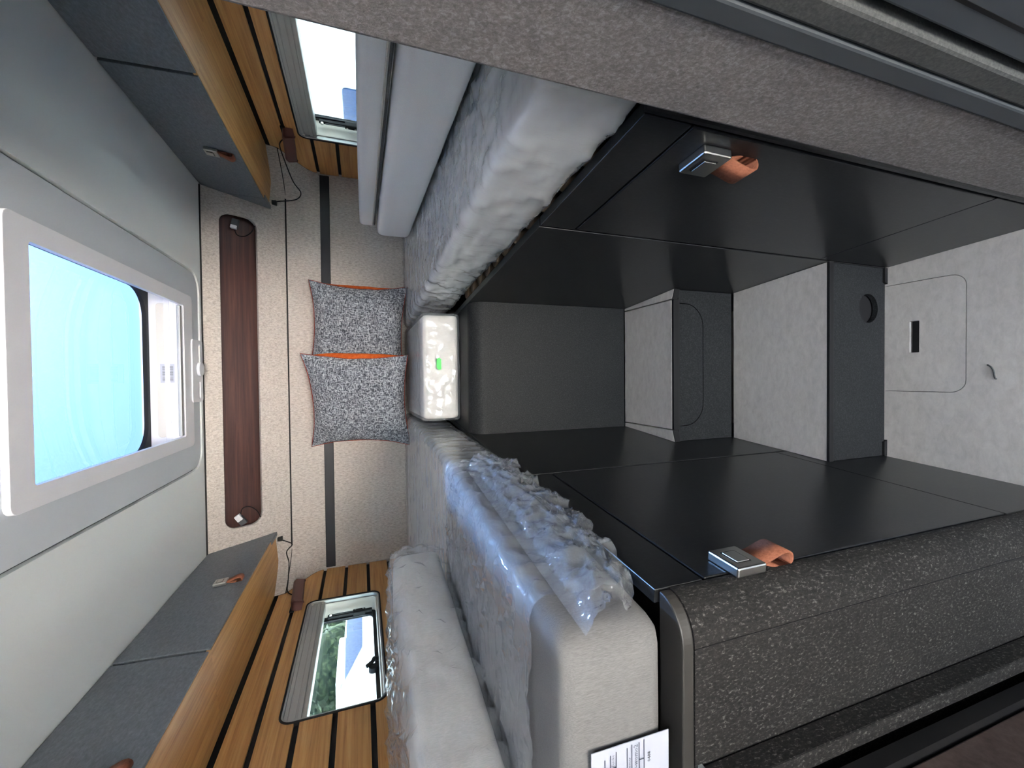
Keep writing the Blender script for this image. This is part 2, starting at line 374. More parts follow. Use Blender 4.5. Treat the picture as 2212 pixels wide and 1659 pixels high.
# handle plate on the rear side of the frame
ho = [(a, -b) for a, b in rrect(-.078, .148, 1.79, 1.892, .012, 4)]
hs = [[(a, -b) for a, b in rrect(.085, .137, 1.85, 1.868, .0089, 4)], [(a, -b) for a, b in rrect(-.068, -.002, 1.85, 1.868, .0089, 4)]]
hp = plate('handle_plate', ho, hs, .014, (0, 0, ZC-.012), (1, 0, 0), (0, -1, 0), 'white', rw, .003)
mk('latch_knob', *cyl_vf((.042, 1.850, ZC-.022), (0, 0, 1), .026, .01, 24), 'white', hp, False, .002)
box('latch_bar', .055, .125, 1.842, 1.847, ZC-.0195, ZC-.015, 'alu', hp)
# bar code sticker on the rear wall of the well
st = thing('barcode_sticker', 'white bar code sticker on the inner wall of the roof window', 'sticker', (.022, WY1-.0026, ZC+.044))
box('sticker_paper', -.006, .058, WY1-.0032, WY1-.0022, ZC+.020, ZC+.062, 'paper', st)
x = .0
while x < .052:
    w = random.choice((.0012, .0012, .002, .003)); box('bar', x, x+w, WY1-.0038, WY1-.0031, ZC+.026, ZC+.056, 'ink_light', st); x += w+random.choice((.001, .0014, .002))

# rear wall
wr = thing('wall_rear', None, None, (CX, YR, 0), kind='structure')
box('lower_panel', -1.0, 1.06, YR, YR+.03, 0, ZS-.0025, 'fabric', wr)
LEN = math.hypot(ZC-ZS, YR-YT); vdir = Vector((0, YT-YR, ZC-ZS)).normalized()
def up_s(z): return (z-ZS)/(ZC-ZS)*LEN
slot = rrect(-.600, .668, up_s(1.795), up_s(1.912), .042, 7)
plate('upper_panel', [(-1.0, .002), (1.06, .002), (1.06, LEN+.02), (-1.0, LEN+.02)], [slot], .02, (0, YR, ZS), (1, 0, 0), vdir, 'fabric', wr, .004)
niche = rrect(-.612, .680, up_s(1.783), up_s(1.924), .045, 7)
nn = Vector((1, 0, 0)).cross(vdir)
O2 = Vector((0, YR, ZS))-nn*.012
plate('niche_back', rrect(-.66, .73, up_s(1.75), up_s(1.95), .02, 3), [], .006, O2-nn*.022, (1, 0, 0), vdir, 'walnut', wr)
plate('niche_rim', rrect(-.62, .69, up_s(1.775), up_s(1.932), .045, 7), [niche], .024, O2, (1, 0, 0), vdir, 'walnut', wr)
box('seam_backing', -1.0, 1.06, YR+.006, YR+.03, ZS-.03, ZS+.03, 'black', wr)
box('black_rail', -.85, .91, YR-.011, YR, 1.517, 1.556, 'blackrail', wr, .002)
yt = yrear(ZC)
box('ceiling_gap', -.68, .75, YT-.004, YT+.02, ZC-.004, ZC+.001, 'black', wr)

# wood-clad side walls with window openings
WIN = (1.170, 1.792, 1.338, 1.604, .032)
def yend(z):
    P = [(1.10, 2.085), (1.50, 2.085), (1.556, 2.08), (1.585, 2.07), (1.612, 2.04), (1.642, 1.99), (1.668, 1.94), (1.695, 1.898), (1.74, 1.882), (1.80, 1.88)]
    for (a, b), (c, d) in zip(P, P[1:]):
        if a <= z <= c: return b+(d-b)*(z-a)/(c-a)
    return P[-1][1]
GAPS = [1.724, 1.650, 1.560, 1.470, 1.378, 1.288, 1.198]
def side_wall(name, X, s, label):
    """s = +1: wall whose room side faces -X (right), -1: room side faces +X (left)"""
    U = (0, s*1.0, 0)                        # frame: a = s*y, b = z ; normal U x Z = (s,0,0)... flipped below
    w = thing(name, label, None, (X, 1.3, 0), kind='structure')
    O = (X, 0, 0)
    def P(l): return [(-s*y, z) for y, z in l]
    UU = (0, -s, 0)                          # U x V = (-s*1, 0, 0): points into the room
    wl = rrect(WIN[0], WIN[1], WIN[2], WIN[3], WIN[4], 6)
    plate('backing', P([(YF, -.02), (2.2, -.02), (2.2, 2.02), (YF, 2.02)]), [P(wl)], .012, Vector(O)+Vector((s*.0085, 0, 0)), UU, (0, 0, 1), 'black', w)
    ys, ye, zs, ze, r = WIN
    def winside(z, near):                    # y of the window outline at height z
        if z < zs or z > ze: return None
        d = max(0, zs+r-z, z-(ze-r)); k = r-math.sqrt(max(0, r*r-d*d))
        return ys+k if near else ye-k
    for i in range(len(GAPS)-1):
        z1, z0 = GAPS[i]-.0065, GAPS[i+1]+.0065
        N = 14; zz = [z0+(z1-z0)*k/N for k in range(N+1)]
        if z0 < ze < z1: zz = sorted(zz+[ze])
        if z0 < zs < z1: zz = sorted(zz+[zs])
        inside = [z for z in zz if zs-1e-6 <= z <= ze+1e-6]
        y_a = .40 if s < 0 else .42
        far = [(yend(z), z) for z in zz]
        if len(inside) < 2:
            polys = [[(y_a, z0)]+far+[(y_a, z1)]]
        elif len(inside) == len(zz):
            polys = [[(y_a, z0)]+[(winside(z, True), z) for z in zz]+[(y_a, z1)], [(winside(z, False), z) for z in zz]+far[::-1]]
        elif inside[-1] >= ze-1e-6:          # window ends inside this plank: notch from below
            polys = [[(y_a, z0)]+[(winside(z, True), z) for z in inside]+[(winside(z, False), z) for z in inside[::-1]]+far+[(y_a, z1)]]
        else:                                # notch from above
            polys = [[(y_a, z0)]+far+[(winside(z, False), z) for z in inside[::-1]]+[(winside(z, True), z) for z in inside]+[(y_a, z1)]]
        for pl in polys:
            q = []
            for p in pl:
                if not q or (abs(p[0]-q[-1][0])+abs(p[1]-q[-1][1])) > 1e-5: q.append(p)
            plate('plank', P(q), [], .008, O, UU, (0, 0, 1), 'bamboo', w, .001)
    plate('forward_panel', P([(YF, .0), (.38 if s < 0 else .28, .0), (.38 if s < 0 else .28, 1.73), (YF, 1.73)]), [], .006, Vector(O)+Vector((s*.001, 0, 0)), UU, (0, 0, 1), 'ceiling', w)
    # fabric corner between the cladding and the rear wall
    V, F = [], []; zl = [1.15+(1.80-1.15)*k/40 for k in range(41)]; m = 8
    xi = X-s*.13
    for z in zl:
        for k in range(m+1):
            t = k/m; y0, y1 = min(yend(z), YR-.001), yrear(z)-.0015
            e = t*t*(3-2*t)
            V.append((X-s*.001+(xi-X)*t, y0+(y1-y0)*math.sin(t*math.pi/2), z))
    for a in range(40):
        for b in range(m): F.append((a*(m+1)+b, a*(m+1)+b+1, (a+1)*(m+1)+b+1, (a+1)*(m+1)+b))
    mk('corner_fabric', V, F, 'fabric', w, True)
    sm = [(X-s*.001+(xi-X)*k/m, min(yend(ZS), YR-.001)+(yrear(ZS)-.0015-min(yend(ZS), YR-.001))*math.sin(k/m*math.pi/2)-.0006, ZS) for k in range(m+1)]
    tube('corner_seam', sm, .0016, 'black', w, 6)
    # window
    num = 1 if s < 0 else 2
    wn = thing('window_%d' % num, None, None, (X, 1.48, WIN[2]), kind='structure')
    def ring(nm, g0, g1, depth0, depth1, mat, bev=.0015):
        a = rrect(ys-g0, ye+g0, zs-g0, ze+g0, r+g0, 7); b = rrect(ys-g1, ye+g1, zs-g1, ze+g1, max(.004, r+g1), 7)
        plate(nm, P(a), [P(b)], depth1-depth0, Vector(O)+Vector((s*depth0, 0, 0)), UU, (0, 0, 1), mat, wn, bev)
    ring('outer_seal', .001, -.004, -.003, .02, 'black')
    ring('lining', -.004, -.010, -.001, .055, 'alu')
    ring('reveal', -.008, -.016, .012, .07, 'beige_hw')
    ring('pane_frame', -.014, -.028, .066, .084, 'black')
    pn = plate('pane', P(rrect(ys+.016, ye-.016, zs+.016, ze-.016, .03, 6)), [], .004, Vector(O)+Vector((s*.076, 0, 0)), UU, (0, 0, 1), 'pane', wn)
    pn2 = plate('pane_edge_seal', P(rrect(ys+.020, ye-.020, zs+.020, ze-.020, .04, 6)), [P(rrect(ys+.030, ye-.036, zs+.028, ze-.03, .035, 6))], .004, Vector(O)+Vector((s*.070, 0, 0)), UU, (0, 0, 1), 'blackrail', wn)
    # roller blind cassette across the top, built from profile strips
    zt = ze-.008
    cs = box('blind_cassette', *sorted((X+s*.006, X+s*.040)), ys+.008, ye-.014, zt-.058, zt, 'alu', wn, .002)
    for k, (h0, h1, d) in enumerate(((.002, .012, -.003), (.014, .030, -.001), (.034, .044, -.004), (.047, .057, -.002))):
        box('profile_strip', *sorted((X+s*(.006+d), X+s*.008)), ys+.009, ye-.015, zt-h1, zt-h0, 'alu', cs, .001)
    for zc in (zt-.012, zt-.05):
        mk('end_screw', *cyl_vf((X+s*.006, ye-.018, zc), (-s, 0, 0), .005, .004, 12), 'beige_hw', cs)
    # stay arm on the rear side
    ar = box('stay_arm', *sorted((X+s*.046, X+s*.056)), ye-.050, ye-.034, zs+.03, ze-.075, 'black', wn, .002)
    box('stay_rod', *sorted((X+s*.043, X+s*.047)), ye-.046, ye-.040, zs+.06, ze-.095, 'metal_dark', ar, .001)
    mk('stay_pivot', *cyl_vf((X+s*.046, ye-.044, ze-.085), (-s, 0, 0), .006, .006, 12), 'nickel', ar)
    box('stay_bracket', *sorted((X+s*.040, X+s*.056)), ye-.062, ye-.036, zs+.055, zs+.10, 'black', ar, .003)
    for dz in (.062, .092): mk('bracket_screw', *cyl_vf((X+s*.041, ye-.044, zs+dz), (-s, 0, 0), .004, .003, 10), 'nickel', ar)
    # catches low on the pane
    for yy in (1.44,):
        ct = mk('catch', *tube_vf(smooth_path([(X+s*.055, yy-.03, zs+.055), (X+s*.050, yy-.018, zs+.036), (X+s*.052, yy, zs+.030), (X+s*.060, yy+.004, zs+.012)], 5), .006, 8), 'black', wn, True)
        mk('catch_base', *cyl_vf((X+s*.070, yy-.035, zs+.034), (-s, 0, 0), .014, .016, 14), 'black', ct)
    mk('catch_pin', *cyl_vf((X+s*.070, 1.215, zs+.05), (-s, 0, 0), .008, .012, 12), 'black', wn)
    return w
side_wall('wall_left', XL, -1, None)
side_wall('wall_right', XR, 1, None)

# ---------------------------------------------------------------- overhead cabinets
def latch(parent, O, U, V, N, k=1.0, plate_col='nickel'):
    """push latch with leather loop; O = centre of the block on the door, U along, V up, N out"""
    O, U, V, N = Vector(O), Vector(U).normalized(), Vector(V).normalized(), Vector(N).normalized()
    b = mk('latch', *frame_box_vf(O, U, V, N, -.024*k, .024*k, -.023*k, .023*k, 0, .013*k), plate_col, parent, False, .0025)
    fr = plate('latch_button', rrect(-.012*k, .012*k, -.010*k, .010*k, .001, 2), [], .002, O+N*(.0142*k)+V*.002*k, U, V, plate_col, b, .0006)
    V0, F0 = plate_vf(rrect(-.0135*k, .0135*k, -.0115*k, .0115*k, .001, 2), [rrect(-.0122*k, .0122*k, -.0102*k, .0102*k, .001, 2)], .001, O+N*.0134*k+V*.002*k, U, V)
    mk('button_gap', V0, F0, 'black', b)
    prof = []                                      # teardrop loop in the V/N plane
    for i in range(25):
        t = i/24; a = t*2*math.pi
        d = (1-math.cos(a))/2
        prof.append((-.020*k-.056*k*d**.75, .007*k+.015*k*math.sin(a)*d**.9*1.05))
    Vv, Ff = [], []
    th = .0014
    for i, (v, n) in enumerate(prof):
        p, q = prof[max(i-1, 0)], prof[min(i+1, 24)]
        dx, dy = q[0]-p[0], q[1]-p[1]; L = math.hypot(dx, dy) or 1
        nx, ny = -dy/L*th, dx/L*th
        for u in (-.0175*k, .0175*k):
            Vv += [O+U*u+V*(v+nx)+N*max(n+ny, .0008), O+U*u+V*(v-nx)+N*max(n-ny, .0008)]
    for i in range(24):
        a, c = i*4, (i+1)*4
        Ff += [(a, a+2, c+2, c), (a+1, c+1, c+3, a+3), (a, c, c+1, a+1), (a+2, a+3, c+3, c+2)]
    mk('leather_loop', Vv, Ff, 'leather', b, True)
    return b
def overhead(side, far):
    s = 1 if side == 'R' else -1
    Xb, Xt = (.727, .752) if s > 0 else (-.655, -.674)
    zb = 1.751; Xw = XR if s > 0 else XL
    Y0, Y1 = (1.212, 1.948) if far else (.42 if s > 0 else .10, 1.206)
    if not far: Y0 = .42 if s > 0 else -.95
    lab = {('R', 1): 'slate grey overhead cabinet beside the rear wall, above the half-hidden window',
           ('R', 0): 'slate grey overhead cabinet running behind the grey felt partition',
           ('L', 1): 'slate grey overhead cabinet beside the rear wall, above the window facing the trees',
           ('L', 0): 'near slate grey overhead cabinet cut by the frame above the bamboo wall'}[(side, int(far))]
    c = thing('overhead_cabinet', lab, 'cabinet', ((Xb+Xw)/2, (Y0+Y1)/2, 1.73), 'overhead cabinets along both sides')
    vd = Vector((Xt-Xb, 0, ZC-zb)); L = vd.length; vd.normalize()
    N = Vector((-s*vd.z, 0, s*vd.x)); N = N if N.x*s < 0 else -N
    off = .0
    U = Vector((0, -s, 0))                          # U x vd should point into the room
    Ob = Vector((Xb, 0, zb))-N*(-off)
    f = lambda y: -s*y
    sh = .050
    if far: y00, y01, y10, y11 = 1.214, 1.214+sh, 1.936, 1.936+sh
    else: y00, y01, y10, y11 = Y0, Y0, 1.203, 1.203+sh
    d = plate('door', [(f(y00), .001), (f(y10), .001), (f(y11), L-.003), (f(y01), L-.003)], [], .016, Ob, U, vd, 'slate', c, .0015)
    if not far: plate('joint_shadow', [(f(y10-.004), .0), (f(y10+.012), .0), (f(y11+.012), L-.003), (f(y11-.004), L-.003)], [], .004, Ob-N*.010, U, vd, 'black', c)
    # body behind the door, wood underside
    zw = 1.732
    Yb = 2.03 if far else Y1+.006
    V = [(Xb+s*.004, y, zb-.001) for y in (Y0, Yb)]+[(Xw, y, zw) for y in (Y0, Yb)]
    V += [(v[0], v[1], v[2]+.010) for v in V]
    mk('wood_underside', V, [(0, 1, 3, 2), (4, 6, 7, 5), (0, 4, 5, 1), (2, 3, 7, 6), (0, 2, 6, 4), (1, 5, 7, 3)], 'bamboo', c)
    V = [(Xb+s*.018, y, zb+.012) for y in (Y0, Yb)]+[(Xt+s*.018, y, ZC-.002) for y in (Y0, Yb)]+[(Xw, y, ZC-.002) for y in (Y0, Yb)]+[(Xw, y, zw+.02) for y in (Y0, Yb)]
    mk('body', V, [(0, 1, 3, 2), (2, 3, 5, 4), (4, 5, 7, 6), (6, 7, 1, 0), (0, 2, 4, 6), (1, 7, 5, 3)], 'slate', c)
    if far:
        ef = [(f(1.9385), -.003), (f(2.056), -.004), (f(2.040), .03), (f(1.975), L*.86), (f(1.9385+.05), L-.004), (f(1.9385+.05), L-.004)][:5]
        plate('end_filler', ef, [], .016, Ob-N*.001, U, vd, 'slate', c, .001)
    Ol = Ob+vd*(.083)
    if far: latch(d, (Ol.x, 1.605, Ol.z), (0, 1, 0), vd, N, .82)
    if not far and s < 0: latch(d, (Ol.x, .876, Ol.z), (0, 1, 0), vd, N, .82)
    return c
for side in 'RL':
    for far in (True, False): overhead(side, far)

# ---------------------------------------------------------------- reading lamps on the cladding
def reading_lamp(X, s, label):
    y0, y1 = 1.735, 1.925
    t = thing('reading_lamp', label, 'lamp', (X, 1.83, 1.63), 'pair of brown reading lamps')
    zc = 1.634
    # shell: tray with sloped front, hollow side turned down
    prof = [(0, .022), (-.034, .022), (-.040, .014), (-.034, -.018), (-.026, -.020), (-.030, .010), (-.026, .014), (0, .014)]
    def tilt(y): return zc+.008*(y-1.83)/.1
    V, F = [], []; k = len(prof)
    ys_ = [y0, y0+.012, (y0+y1)/2, y1-.012, y1]
    for i, y in enumerate(ys_):
        for dx, dz in prof: V.append((X+s*(dx-.0012), y, tilt(y)+dz+(.004 if i in (1, 2, 3) else 0)))
    for i in range(len(ys_)-1):
        F += [(i*k+j, i*k+(j+1) % k, (i+1)*k+(j+1) % k, (i+1)*k+j) for j in range(k)]
    F += [tuple(range(k)), tuple(range((len(ys_)-1)*k, len(ys_)*k))[::-1]]
    mk('shell', V, F, 'brown_lamp', t, False, .002)
    for ya, yb in ((y0, y0+.006), (y1-.006, y1)):
        ym = (ya+yb)/2
        V, F = plate_vf([(s*a, b) for a, b in ((-.002, .02), (-.034, .02), (-.039, .013), (-.034, -.017), (-.002, -.010))], [], yb-ya, (X, yb if True else ya, tilt(ym)), (1, 0, 0), (0, 0, 1))
        V = [Vector((v.x, ya if abs(v.y-yb) > 1e-6 else yb, v.z)) for v in V]
        mk('end_cap', V, F, 'brown_lamp', t)
    box('inner_tray', *sorted((X-s*.004, X-s*.028)), y0+.004, y1-.004, zc-.006, zc+.012, 'lamp_in', t)
    box('back_strip', *sorted((X, X-s*.005)), y0-.004, y1+.004, zc+.008, zc+.024, 'black', t)
    if s > 0:
        P = [(X-.010, 1.80, zc+.02), (X-.016, 1.84, zc+.042), (X-.030, 1.93, zc+.04), (.845, 2.02, 1.655), (.815, 2.055, 1.63), (.785, 2.06, 1.65), (.768, 2.055, 1.71), (.762, 2.052, 1.730)]
        plug = (.757, 2.055, 1.733)
    else:
        P = [(X+.010, 1.845, zc+.02), (X+.014, 1.88, zc+.05), (X+.03, 1.95, 1.692), (-.79, 2.03, 1.70), (-.75, 2.055, 1.712), (-.722, 2.058, 1.69), (-.705, 2.055, 1.71), (-.692, 2.052, 1.734)]
        plug = (-.688, 2.055, 1.736)
    tube('cable', smooth_path(P, 6), .0022, 'black', t)
    box('plug', plug[0]-.008, plug[0]+.008, plug[1]-.014, plug[1]+.012, plug[2]-.009, plug[2]+.009, 'black', t, .002)
reading_lamp(XR, 1, 'brown reading lamp on the bamboo wall above the stacked bare cushions')
reading_lamp(XL, -1, 'brown reading lamp on the bamboo wall above the plastic-wrapped cushion')

# small clip lamps inside the niche
def niche_lamp(x, s, label, tiltang):
    z = 1.868; y = yrear(z)+.012
    t = thing('niche_lamp', label, 'lamp', (x, y, z), 'clip lamps in the wall niche')
    c, sn = math.cos(tiltang), math.sin(tiltang)
    U, V, N = Vector((c, 0, sn)), Vector((-sn, 0, c)), Vector((0, -1, 0))
    mk('clip_body', *frame_box_vf((x, y+.012, z), U, V, N, -.022, .016, -.013, .013, -.006, .012), 'metal_dark', t, False, .003)
    mk('white_lens', *frame_box_vf((x, y+.010, z), U, V, N, .0 if s < 0 else -.026, .026 if s < 0 else -.012, -.011, .011, -.002, .016), 'white', t, False, .002)
    P = [(x-s*.01, y+.012, z+.004), (x-s*.045, y+.01, z-.004), (x-s*.05, y+.012, z-.03), (x-s*.03, y+.016, z-.055), (x-s*.0, y+.02, z-.068)]
    tube('cable', smooth_path(P, 5), .0018, 'black', t)
niche_lamp(.640, 1, 'tiny clip lamp in the end of the dark niche by the half-hidden window', -.2)
niche_lamp(-.575, -1, 'tiny clip lamp in the end of the dark niche by the window facing the trees', .6)

# ---------------------------------------------------------------- bed bases
def bed_base(side):
    s = 1 if side == 'R' else -1
    B = BR if s > 0 else BL; Xw = XR if s > 0 else XL
    ya, seam, yb = (.440, .765, 2.075) if s > 0 else (.425, .888, 2.075)
    lab = 'black bed base with a latched door, under the bare stacked cushions' if s > 0 else 'black bed base with a latched door beside the charcoal felt partition'
    t = thing('bed_base', lab, 'bed base', ((B(1)+Xw)/2, 1.2, 0), 'bed bases either side of the aisle')
    p0, p1 = Vector((B(0), 0, 0)), Vector((B(1), 1, 0)); d = (p1-p0).normalized()
    U = d*(-s); k = d.y                             # frame a = -s * distance along the face
    f = lambda y: -s*y/k
    O = p0
    N = U.cross(Vector((0, 0, 1)))
    def panel(nm, y0, y1, z0, z1, mat='dark', bev=.0012, t_=.018, hole=[]):
        return plate(nm, [(f(y0), z0), (f(y1), z0), (f(y1), z1), (f(y0), z1)], hole, t_, O, U, (0, 0, 1), mat, t, bev)
    box('carcass', *sorted((B(.8)+s*.045, Xw-s*.004)), ya+.02, yb, .004, 1.018, 'black', t)
    panel('rear_panel', seam+.003, yb, .003, ZB)
    panel('top_rail', ya, seam-.003, .986, ZB)
    dr = panel('door', ya+.002, seam-.003, .277, .981, bev=.002)
    panel('plinth', ya, seam-.003 if s > 0 else seam-.003, .003, .2755)
    # back edge of the reveal gaps
    plate('gap_backing', [(f(ya), .003), (f(yb), .003), (f(yb), ZB-.02), (f(ya), ZB-.02)], [], .006, O-N*.0195, U, (0, 0, 1), 'black', t)
    yl = .490 if s > 0 else .436
    zl = .918 if s > 0 else .918
    latch(dr, p0+d*(yl/k)+Vector((0, 0, zl)), d*1.0, (0, 0, 1), N, 1.08)
    # sprung discs carrying the mattress
    if s > 0:
        for i in range(11):
            y = .60+i*.082
            mk('spring_disc', *tube_vf([(B(y)+.055, y, 1.02), (B(y)+.055, y, 1.046), (B(y)+.055, y, 1.050)], [.012, .026, .024], 14), 'disc', t, True)
    else:
        for i in range(6):
            y = .95+i*.16
            mk('spring_disc', *tube_vf([(B(y)-.07, y, 1.02), (B(y)-.07, y, 1.046), (B(y)-.07, y, 1.050)], [.012, .026, .024], 14), 'disc', t, True)
    return t
bbR = bed_base('R'); bbL = bed_base('L')
# rounded dark post at the near end of the right base
V, F = [], []; zs_ = (.003, ZB+.004); pr = []
for i in range(9):
    a = i/8*math.pi/2
    pr.append((BR(.44)+.045-.045*math.cos(a), .436-.024*math.sin(a)))
pr += [(BR(.44)+.08, .412), (BR(.44)+.08, .436)]
V, F = plate_vf([(a, b) for a, b in pr], [], ZB, (0, 0, ZB+.004), (1, 0, 0), (0, 1, 0)); mk('corner_post', V, F, 'dark', bbR)

# centre box between the bases, with rounded front edge
cb = thing('storage_box', 'charcoal box with a rounded edge closing the aisle under the short mattress', 'storage box', (CX, 1.7, .48))
pr = [(1.330, .480)]
R_ = .048
for i in range(13):
    a = i/12*math.pi/2; pr.append((1.330+R_-R_*math.cos(a), ZB-R_+R_*math.sin(a)))
pr += [(2.07, ZB), (2.07, .480)]
V = []
for y, z in pr: V += [(BL(y)+.0006, y, z), (BR(y)-.0006, y, z)]
n = len(pr); F = [(2*i, 2*i+1, 2*((i+1) % n)+1, 2*((i+1) % n)) for i in range(n)]+[tuple(2*i for i in range(n)), tuple(2*i+1 for i in range(n))[::-1]]
o = mk('box_shell', V, F, 'dark_box', cb, True)
md = o.modifiers.new('split', 'EDGE_SPLIT'); md.split_angle = math.radians(35)

# steps
def quad_plate(nm, y0, y1, z, t, mat, parent, g=.001, x0=None, x1=None, bev=.0006):
    P = [((x0(y0) if x0 else BL(y0)+g), y0), ((x1(y0) if x1 else BR(y0)-g), y0), ((x1(y1) if x1 else BR(y1)-g), y1), ((x0(y1) if x0 else BL(y1)+g), y1)]
    return plate(nm, P, [], t, (0, 0, z), (1, 0, 0), (0, 1, 0), mat, parent, bev)
s1 = thing('step', 'lower step with a grey tread and a round hole in its dark riser', 'step', (CX, .92, 0), 'steps between the bed bases')
quad_plate('tread', .772, 1.068, .236, .018, 'vinyl', s1)
quad_plate('edge_trim', .764, .7715, .2365, .016, 'black', s1, .0012)
hole = circle(.180, .073, .040, 28)
plate('riser', [(BL(.77)+.001, .003), (BR(.77)-.001, .003), (BR(.77)-.001, .217), (BL(.77)+.001, .217)], [hole], .012, (0, .770, 0), (1, 0, 0), (0, 0, 1), 'dark_box', s1)
box('hole_cup', .120, .240, .786, .85, .01, .14, 'black', s1)
plate('bottom_lip', [(BL(.77)+.001, .001), (BL(.77)+.045, .001), (BL(.77)+.04, .0125), (BL(.77)+.001, .0125)], [], .012, (0, .764, 0), (1, 0, 0), (0, 0, 1), 'black', s1)
plate('bottom_lip', [(BR(.77)-.001, .001), (BR(.77)-.045, .001), (BR(.77)-.04, .0125), (BR(.77)-.001, .0125)], [], .012, (0, .764, 0), (1, 0, 0), (0, 0, 1), 'black', s1)
s2 = thing('step', 'upper step with a pale lid in its tread and a rounded hatch in its riser', 'step', (CX, 1.2, .24), 'steps between the bed bases')
quad_plate('lid', 1.080, 1.329, .477, .018, 'vinyl', s2, x0=lambda y: -.168, x1=lambda y: .236)
for nm, xa, xb in (('side_tread', lambda y: BL(y)+.001, lambda y: -.172), ('side_tread', lambda y: .240, lambda y: BR(y)-.001)):
    y0 = 1.068
    P = [(xa(y0), y0 if xa(y0) < 0 else 1.078), (xb(y0), 1.078 if xa(y0) < 0 else y0), (xb(1.329), 1.329), (xa(1.329), 1.329)]
    plate(nm, P, [], .018, (0, 0, .477), (1, 0, 0), (0, 1, 0), 'vinyl', s2, .0006)
quad_plate('edge_trim', 1.0705, 1.0795, .4765, .019, 'black', s2, x0=lambda y: -.170, x1=lambda y: .238)
for xa, xb in ((BL(1.07)+.0012, -.171), (.239, BR(1.07)-.0012)):
    ya_, yb_ = (1.0665, 1.0765) if xa < 0 else (1.0765, 1.0665)
    plate('edge_trim', [(xa, ya_-.002), (xb, yb_-.002), (xb, yb_+.0012), (xa, ya_+.0012)], [], .019, (0, 0, .4765), (1, 0, 0), (0, 1, 0), 'black', s2)
quad_plate('sub_tread', 1.072, 1.329, .4575, .006, 'black', s2)
hl = rrect(-.160, .228, .356, .50, .072, 9, (0, 0, 1, 1)); hl = [(a, min(b, .4505)) for a, b in hl]
hi = rrect(-.1575, .2255, .3585, .50, .0695, 9, (0, 0, 1, 1)); hi = [(a, min(b, .4505)) for a, b in hi]
r0 = [(BL(1.075)+.001, .239), (BR(1.075)-.001, .239), (BR(1.075)-.001, .4505), (.228, .4505)]+[p for p in hl if p[1] < .4504]
low = sorted([p for p in hl if p[1] < .4504], key=lambda p: 0)
arc = [p for p in rrect(-.160, .228, .356, .50, .072, 9, (0, 0, 1, 1))][2:]        # left arc down then right arc up
outer = [(BL(1.075)+.001, .239), (BR(1.075)-.001, .239), (BR(1.075)-.001, .4505), (.228, .4505)]+arc[::-1]+[(-.160, .4505), (BL(1.075)+.001, .4505)]
plate('riser', outer, [], .012, (0, 1.0745, 0), (1, 0, 0), (0, 0, 1), 'dark_box', s2)
arc = [p for p in rrect(-.1572, .2252, .3588, .50, .0692, 9, (0, 0, 1, 1))][2:]
plate('hatch', [(.2252, .4505), (-.1572, .4505)]+arc, [], .012, (0, 1.0745, 0), (1, 0, 0), (0, 0, 1), 'dark_box', s2)
box('riser_backing', BL(1.1)+.004, BR(1.1)-.004, 1.088, 1.10, .239, .45, 'black', s2)

# ---------------------------------------------------------------- partitions near the camera
# left: charcoal felt partition with a rounded corner
pt = thing('felt_partition', 'low charcoal felt partition with a rounded corner at the foot of the wrapped mattress', 'partition', (-.56, .40, 0))
x0 = BL(.42); r = .052
arc = [(x0-r+r*math.cos(a), .436-r+.002+r*math.sin(a)*0-(r-.002)*0-r*(1-math.cos(a-0))*0) for a in (0,)]
out = [(x0, .423)]
for i in range(13):
    a = i/12*math.pi/2; out.append((x0-r+r*math.cos(a), .423-(r*math.sin(a))*.8))
yf = out[-1][1]
out += [(XL+.002, yf), (XL+.002, .423)]
plate('felt_panel', out, [], 1.036, (0, 0, 1.039), (1, 0, 0), (0, 1, 0), 'felt_dark', pt)
cap = [(x0-.001, .423)]
for i in range(13):
    a = i/12*math.pi/2; cap.append((x0-r+(r-.001)*math.cos(a), .423-((r-.001)*math.sin(a))*.8))
cap += [(XL+.002, yf+.001), (XL+.002, .423)]
plate('edge_cap', cap, [], .016, (0, 0, 1.0555), (1, 0, 0), (0, 1, 0), 'cap', pt, .002)
box('seam_strip', x0-r-.0012, x0-r, yf-.0006, yf+.01, .003, 1.039, 'black', pt)
# kitchen side
ku = thing('kitchen_unit', 'dark kitchen unit with a felt edge board at the corner of the frame', 'cabinet', (-.66, -.1, 0))
box('edge_board', -.472, -.450, .350, yf-.001, .003, 1.030, 'felt_dark', ku, .002)
box('corner_trim', -.474, -.4485, .374, yf-.0005, 1.0305, 1.036, 'alu', ku)
box('shadow_gap', XL+.002, -.485, .330, .349, .003, 1.0, 'black', ku)
box('drawer_front', -.515, -.495, -.95, .326, .30, .90, 'brownpanel', ku, .002)
box('plinth', XL+.002, -.54, -.95, .326, .003, .29, 'black', ku)
box('worktop', XL+.002, -.49, -.96, .328, .91, .94, 'dark', ku, .003)
box('body', XL+.002, -.516, -.95, .326, .30, .905, 'dark', ku)

te = box('light_blocker', XL+.004, -.33, -1.75, -.97, .003, ZC-.002, 'slate_edge', ku, .003)  # unseen column added to keep front light off the mattress foot
box('blocker_door', -.33, -.312, -1.74, -.98, .30, 1.90, 'dark', te, .003)
